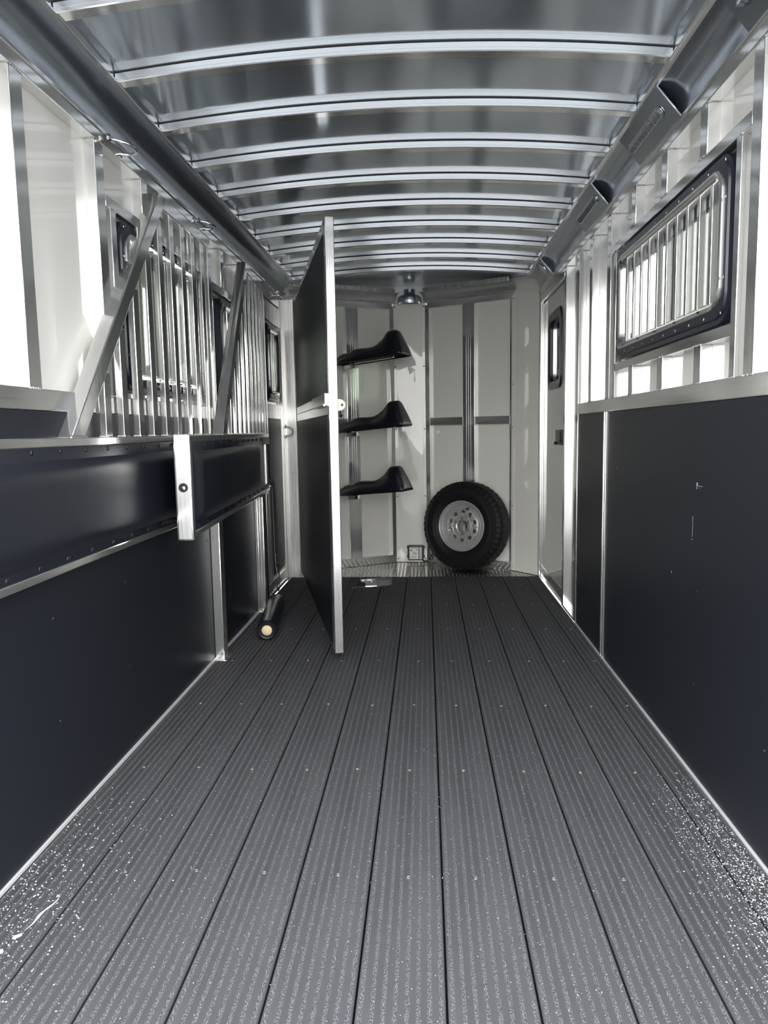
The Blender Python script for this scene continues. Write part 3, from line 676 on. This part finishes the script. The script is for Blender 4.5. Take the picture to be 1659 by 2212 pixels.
# rim: barrel, then disc with ten round hand holes
g = MB()
g.lathe([(0.2055, 0.072), (0.211, 0.088), (0.214, 0.092), (0.2135, 0.096), (0.207, 0.097), (0.2035, 0.094), (0.198, 0.078), (0.192, 0.072), (0.184, 0.070), (0.180, 0.066), (0.176, 0.052), (0.171, 0.047), (0.160, 0.045), (0.157, 0.046), (0.152, 0.060), (0.148, 0.064)], 72)
g.lathe([(0.2055, 0.072), (0.19, 0.05), (0.178, 0.02), (0.178, -0.06), (0.2055, -0.075)], 48)
def zr(r): return 0.064+0.006*math.sin((r-0.088)/0.06*math.pi)
nh = 10; rh = 0.0175; rc = 0.118
for k in range(nh):
    a0 = 2*math.pi*(k+0.5)/nh; half = math.pi/nh
    cx_, cy_ = rc, 0.0; outer, inner, inn2 = [], [], []
    m_ = 24
    for i in range(m_):
        th = 2*math.pi*i/m_; dx, dy = math.cos(th), math.sin(th)
        lo, hi = 0.0, 0.2
        for _ in range(30):
            mid = (lo+hi)/2; px, py = cx_+dx*mid, dy*mid; rr = math.hypot(px, py); aa = math.atan2(py, px)
            if 0.088 <= rr <= 0.148 and abs(aa) <= half: lo = mid
            else: hi = mid
        px, py = cx_+dx*lo, dy*lo
        def rot(px, py, z): return (px*math.cos(a0)-py*math.sin(a0), px*math.sin(a0)+py*math.cos(a0), z)
        outer.append(rot(px, py, zr(math.hypot(px, py)))); qx, qy = cx_+dx*rh*1.12, dy*rh*1.12
        inner.append(rot(qx, qy, zr(math.hypot(qx, qy)))); inn2.append(rot(cx_+dx*rh, dy*rh, zr(rc)-0.004))
    g.loops([outer, inner, inn2, [(x, y, z-0.012) for x, y, z in inn2]])
g.lathe([(0.088, 0.064), (0.085, 0.068), (0.082, 0.072), (0.076, 0.074), (0.056, 0.072), (0.050, 0.068), (0.047, 0.058), (0.047, 0.04)], 60)
rim = obj('rim', g, SILVER, wheel, 30, 'silver steel rim with ten round holes')
lm = MB(); lm.lathe([(0, -0.006), (0.0065, -0.006), (0.0085, 0.0012), (0.010, 0.0016), (0.0108, 0.0)], 14); lmm = lm.mesh('lug_hole', [DARK])
for k in range(6):
    a = math.radians(92+60*k); o = obj('lug_hole', lmm, None, rim); o.location = (0.066*math.cos(a), 0.066*math.sin(a), 0.0745)
g = MB(); a = math.radians(74); p0 = Vector((0.160*math.cos(a), 0.160*math.sin(a), 0.05)); p1 = Vector((0.148*math.cos(a), 0.148*math.sin(a), 0.088)); g.tube([p0, p1], 0.0065, 10); obj('valve', g, BLACKP, rim)
g = MB(); g.box(-0.008, 0.008, 0.090, 0.108, 0.0695, 0.0705); g.box(-0.004, 0.004, 0.095, 0.104, 0.0705, 0.071, mi=1); obj('sticker', g, [LABEL, INK], rim, 0)

# ------------------------------------------------------------------ brake battery box
bx = thing('battery_box', 'small black battery box with white printed label low on nose wall', 'battery box', loc=(0.014, 6.487, 0.0))
g = MB(); g.box(-0.068, 0.068, -0.05, 0.0, 0.022, 0.158, 0.006); g.box(-0.074, 0.074, -0.034, -0.018, 0.035, 0.145, 0.004)
for x in (-0.08, 0.066): g.box(x, x+0.016, -0.012, -0.002, 0.125, 0.150, 0.003); g.box(x, x+0.016, -0.012, -0.002, 0.040, 0.062, 0.003)
obj('case', g, BLACKP, bx)
g = MB(); g.box(-0.057, 0.024, -0.0508, -0.0500, 0.034, 0.142); g.box(0.032, 0.052, -0.0508, -0.0500, 0.034, 0.142); lb = obj('printed_label', g, LABEL, bx, 0, 'white printed label')
g = MB()
for i in range(6): g.box(-0.046+i*0.010, -0.039+i*0.010, -0.0513, -0.0507, 0.131, 0.137)
g.box(-0.05, -0.035, -0.0513, -0.0507, 0.108, 0.120); g.box(0.006, 0.018, -0.0513, -0.0507, 0.114, 0.121)
for i in range(5):
    g.box(-0.026, 0.004+0.003*(i % 2), -0.0513, -0.0507, 0.096-0.006*i, 0.098-0.006*i)
for i in range(3): g.box(-0.05, 0.012-0.01*i, -0.0513, -0.0507, 0.058-0.007*i, 0.0595-0.007*i)
for i in range(5): g.box(0.038, 0.046, -0.0513, -0.0507, 0.122-0.014*i, 0.128-0.014*i)
g.ball((0.042, -0.051, 0.052), 0.005, 10, (1, .3, 1))
obj('print', g, INK, lb, 0)
g = MB(); P = []
for k in range(13):
    t = k/12; P.append((0.055+0.10*t, -0.035-0.01*math.sin(t*math.pi), 0.025-0.028*math.sin(t*math.pi*0.75)+0.09*t**2.2))
g.tube(P, 0.007, 10); obj('cable', g, BLACKP, bx, label='black looping cable')

# ------------------------------------------------------------------ loose things on the floor
ro = thing('padded_roll', 'black vinyl bolster roll with cream core lying on the floor', 'roll', Mx=frame_mx((-0.812, 4.005, 0.058), (-0.10, 0.80, 0), (0, 0, -1), (0.8, 0.1, 0)))
Mr = Matrix.Rotation(math.pi/2, 4, 'Y')
g = MB()
prof = [(0.030, 0.010), (0.036, 0.002), (0.045, -0.002), (0.053, 0.004), (0.057, 0.02), (0.0572, 0.05), (0.0574, 0.25), (0.057, 0.45), (0.0574, 0.68), (0.053, 0.715), (0.03, 0.725), (0.004, 0.726)]
g.lathe(prof, 72, lambda i, j, r: r*(1+(0.045 if j < 4 else 0.004)*math.sin(i*2*math.pi/72*18)+0.006*math.sin(i*0.2+j*1.7)), Mx=Mr); obj('cover', g, PAD, ro, 60)
g = MB(); g.lathe([(0.0, 0.006), (0.027, 0.006), (0.031, 0.012)], 9, Mx=Mr); obj('core', g, CREAM, ro, 60, 'cream coloured core')
rs = thing('ratchet_strap', 'coiled black ratchet strap with steel ratchet on the floor', 'strap', Mx=frame_mx((-0.29, 5.50, 0.0005), (0.95, 0.18, 0), (-0.18, 0.95, 0), (0, 0, 1)))
g = MB()
for q in range(4):
    a_, b_2 = 0.085-0.006*q, 0.045-0.0055*q
    P = [(0.045+a_*math.cos(2*math.pi*k/36), b_2*math.sin(2*math.pi*k/36), 0.001*q) for k in range(37)]
    g.band(P, (0, 0, 0.046-0.002*q), 0.003)
g.band([(-0.03, -0.05, 0.001), (-0.09, -0.075, 0.001), (-0.15, -0.07, 0.001), (-0.19, -0.10, 0.001)], (0, 0.02, 0.004), 0.002); obj('webbing', g, WEB, rs, 60)
g = MB()
for y in (-0.062, -0.020): g.box(-0.085, 0.005, y, y+0.004, 0.003, 0.052, 0.0015)
g.tube([(-0.03, -0.066, 0.03), (-0.03, -0.012, 0.03)], 0.011, 12); g.tube([(-0.075, -0.064, 0.045), (-0.075, -0.014, 0.045)], 0.007, 10)
g.box(-0.12, -0.08, -0.062, -0.016, 0.034, 0.056, 0.004); g.box(-0.09, 0.02, -0.075, -0.052, 0.0005, 0.006, 0.002); obj('ratchet', g, CHROME, rs)
g = MB(); g.tube([(0.03+0.01*math.cos(a), 0.02, 0.052+0.011*math.sin(a)) for a in [i*0.5 for i in range(13)]], 0.0022, 6); obj('wire_clip', g, CHROME, rs)
# falling sleet that has blown in
g = MB()
def grain(x, y, r):
    if x < -0.70 and y > 3.9: return
    a = random.random()*6.28; q = random.uniform(0.6, 1.0)
    vs = [(x+r*math.cos(a+1.57*i)*(1, q)[i % 2], y+r*math.sin(a+1.57*i)*(1, q)[i % 2], 0.0004) for i in range(4)]+[(x, y, r*random.uniform(.4, .8)+0.0004)]
    g.add(vs, [(0, 1, 4), (1, 2, 4), (2, 3, 4), (3, 0, 4), (3, 2, 1, 0)])
for i in range(2600):
    x = 1.0-abs(random.gauss(0, 0.085)); y = random.triangular(1.25, 2.45, 1.45)
    if x > 0.55: grain(x, y, random.choice((0.001, 0.0014, 0.0018, 0.0026)))
for i in range(750):
    x = -1.0+abs(random.gauss(0, 0.13)); y = random.triangular(1.25, 2.3, 1.45); grain(x, y, random.choice((0.0012, 0.0018, 0.0028)))
for i in range(900): grain(random.uniform(-0.98, 0.98), random.triangular(1.25, 4.6, 1.6), random.choice((0.0009, 0.0012, 0.0016)))
def smear(P, w):
    k = len(P); vs = []
    for i, (x, y) in enumerate(P):
        q = w*math.sin(math.pi*(i+0.4)/(k-0.2))*random.uniform(.7, 1.1); vs += [(x-q, y, 0.0005), (x, y, 0.0012), (x+q, y, 0.0005)]
    g.add(vs, [f for i in range(k-1) for f in ((3*i, 3*i+1, 3*i+4, 3*i+3), (3*i+1, 3*i+2, 3*i+5, 3*i+4))])
smear([(-0.874+0.022*t+0.003*math.sin(9*t), 1.575+0.125*t) for t in [k/10 for k in range(11)]], 0.004)
smear([(-0.885+0.01*t, 1.545+0.02*t) for t in [k/6 for k in range(7)]], 0.009)
smear([(-0.895+0.004*t, 1.49+0.022*t) for t in [k/6 for k in range(7)]], 0.010)
sg = obj('snow_grains', g, SNOW, None, 0); tag(sg, 'white sleet pellets scattered on the floor near the rear', 'snow', kind='stuff')

# ------------------------------------------------------------------ roof lights, rings, strap
def strip_light(y0, y1, lab):
    c = Vector((0.967-0.0035, y0, 2.3155-0.003)); nrm = Vector((-0.763, 0, -0.646)); ax = Vector((0, 1, 0)); wd = nrm.cross(ax)
    r = thing('strip_light', lab, 'light', Mx=frame_mx(c+nrm*0.003, ax, wd, nrm), group='ribbed strip lights on the right roof edge')
    L_ = y1-y0; g = MB(); Ls = []; n = 96
    for i in range(n+1):
        x = L_*i/n; e = min(x, L_-x); w = 0.0165*math.sqrt(max(0.03, 1-(max(0, 0.0165-e)/0.0165)**2)); h = 0.006+0.0035*math.sin(2*math.pi*x/0.036)
        Ls.append([(x, w*math.cos(math.pi*k/8), 0.0+h*1.5*math.sin(math.pi*k/8)) for k in range(9)])
    g.loops(Ls, closed=False); obj('lens', g, LENS, r, 60)
    g = MB(); q = rrect(-0.004, L_+0.004, -0.0205, 0.0205, 0.02); g.loops([[(x, y, -0.0005) for x, y in q], [(x, y, 0.003) for x, y in q]], cap0=True, cap1=True); obj('base', g, CHROME, r)
    return r
strip_light(1.75, 2.12, 'clear ribbed strip light at top right picture corner')
strip_light(2.77, 3.14, 'clear ribbed strip light on roof edge above the long window')
strip_light(3.76, 4.16, 'third clear ribbed strip light, farthest down the right roof edge')
nrm = Vector((-0.763, 0, -0.646))
dl = thing('dome_light', 'round milky dome light on right roof edge above the side door', 'light', Mx=frame_mx(Vector((0.9615, 5.355, 2.3125)), (0, 1, 0), nrm.cross(Vector((0, 1, 0))), nrm))
g = MB(); g.lathe([(0.0, 0.016), (0.02, 0.015), (0.036, 0.010), (0.042, 0.004), (0.043, 0.0)], 28); obj('lens', g, DOME, dl)
g = MB(); g.lathe([(0.043, 0.0), (0.047, 0.004), (0.050, 0.0035), (0.051, 0.0)], 28); obj('bezel', g, CHROME, dl)
def tie_ring(o, x, y, z, lab, r=0.04, horiz=False):
    t = thing('tie_ring', lab, 'tie ring', Mx=frame_mx(o, x, y, z))
    g = MB(); P = [(-r, 0, 0.006), (-r, 0, 0.02)]+[(r*math.cos(math.radians(180-a)), 0, 0.02+r*1.1*math.sin(math.radians(a))) for a in range(15, 166, 15)]+[(r, 0, 0.02), (r, 0, 0.006)]
    g.tube(P, 0.006, 10); obj('ring', g, CHROME, t)
    for k in (-r, r):
        g = MB(); g.lathe([(0, 0.012), (0.006, 0.012), (0.012, 0.007), (0.012, 0.0)], 6, Mx=Matrix.Translation((k*1.25, 0, 0))); obj('bolt', g, CHROME, t)
tie_ring((-1.011, 2.70, 2.235), (0, 1, 0), (0, 0, 1), (1, 0, -0.25), 'steel tie ring on left roof edge above the tall white wall bay', 0.055)
tie_ring((-1.011, 3.72, 2.238), (0, 1, 0), (0, 0, 1), (1, 0, -0.25), 'steel tie ring on left roof edge above the nearer divider head rail', 0.05)
tie_ring((-1.011, 5.55, 2.236), (0, 1, 0), (0, 0, 1), (1, 0, -0.25), 'steel tie ring at far end of left roof edge by corner post', 0.05)
tie_ring((-1.000, 5.72, 1.196), (0, 0, 1), (0, 1, 0), (1, 0, 0), 'steel tie ring standing out from the left corner post at rail height', 0.034)
bs = thing('butt_strap', 'black strap with steel clip hanging on the far left wall', 'strap', loc=(-1.0, 5.08, 0))
g = MB(); P = [(0.0, 0.0, 0.86), (0.012, 0.0, 0.80), (0.014, 0.01, 0.6), (0.012, 0.02, 0.4), (0.014, 0.03, 0.215)]; g.band(P, (0, 0.10, 0), 0.005)
g.band([(0.020, 0.03, 0.215), (0.022, 0.025, 0.32)], (0, 0.10, 0), 0.004); obj('webbing', g, WEB, bs)
g = MB(); P = []
for cy_, cz_, a0 in ((0.0, 0.0, 0), (0, 0, 0)): pass
q = rrect(0.045, 0.125, 0.035, 0.235, 0.035, 5); g.tube([(0.020, y, z) for y, z in q], 0.0045, 8, closed=True); obj('clip', g, CHROME, bs)

# ------------------------------------------------------------------ trees far off to the right
def tree(x, y, h, r, lab):
    t = thing('tree', lab, 'tree', loc=(x, y, -0.52), group='trees beyond the yard')
    g = MB(); g.tube([(0, 0, 0), (0.1, 0, h*.3), (0, 0.1, h*.6)], [r*.10, r*.08, r*.04], 8); obj('trunk', g, BARK, t)
    g = MB()
    for k in range(60):
        a = random.random()*6.28; zz = random.uniform(0.22, 0.95); rr = r*math.sqrt(random.random())*(1.1-zz*.75)
        g.ball((rr*math.cos(a), rr*math.sin(a), h*zz), r*random.uniform(.2, .38), 8, (1, 1, .8))
    obj('foliage', g, LEAF, t, 0)
tree(6.6, 40, 5.6, 2.2, 'dark tree seen small through the side door window')
tree(11.6, 43, 4.8, 2.2, 'lower tree right of the one in the side door window')
tree(17.0, 41, 4.5, 2.2, 'small tree farthest right beyond the yard')
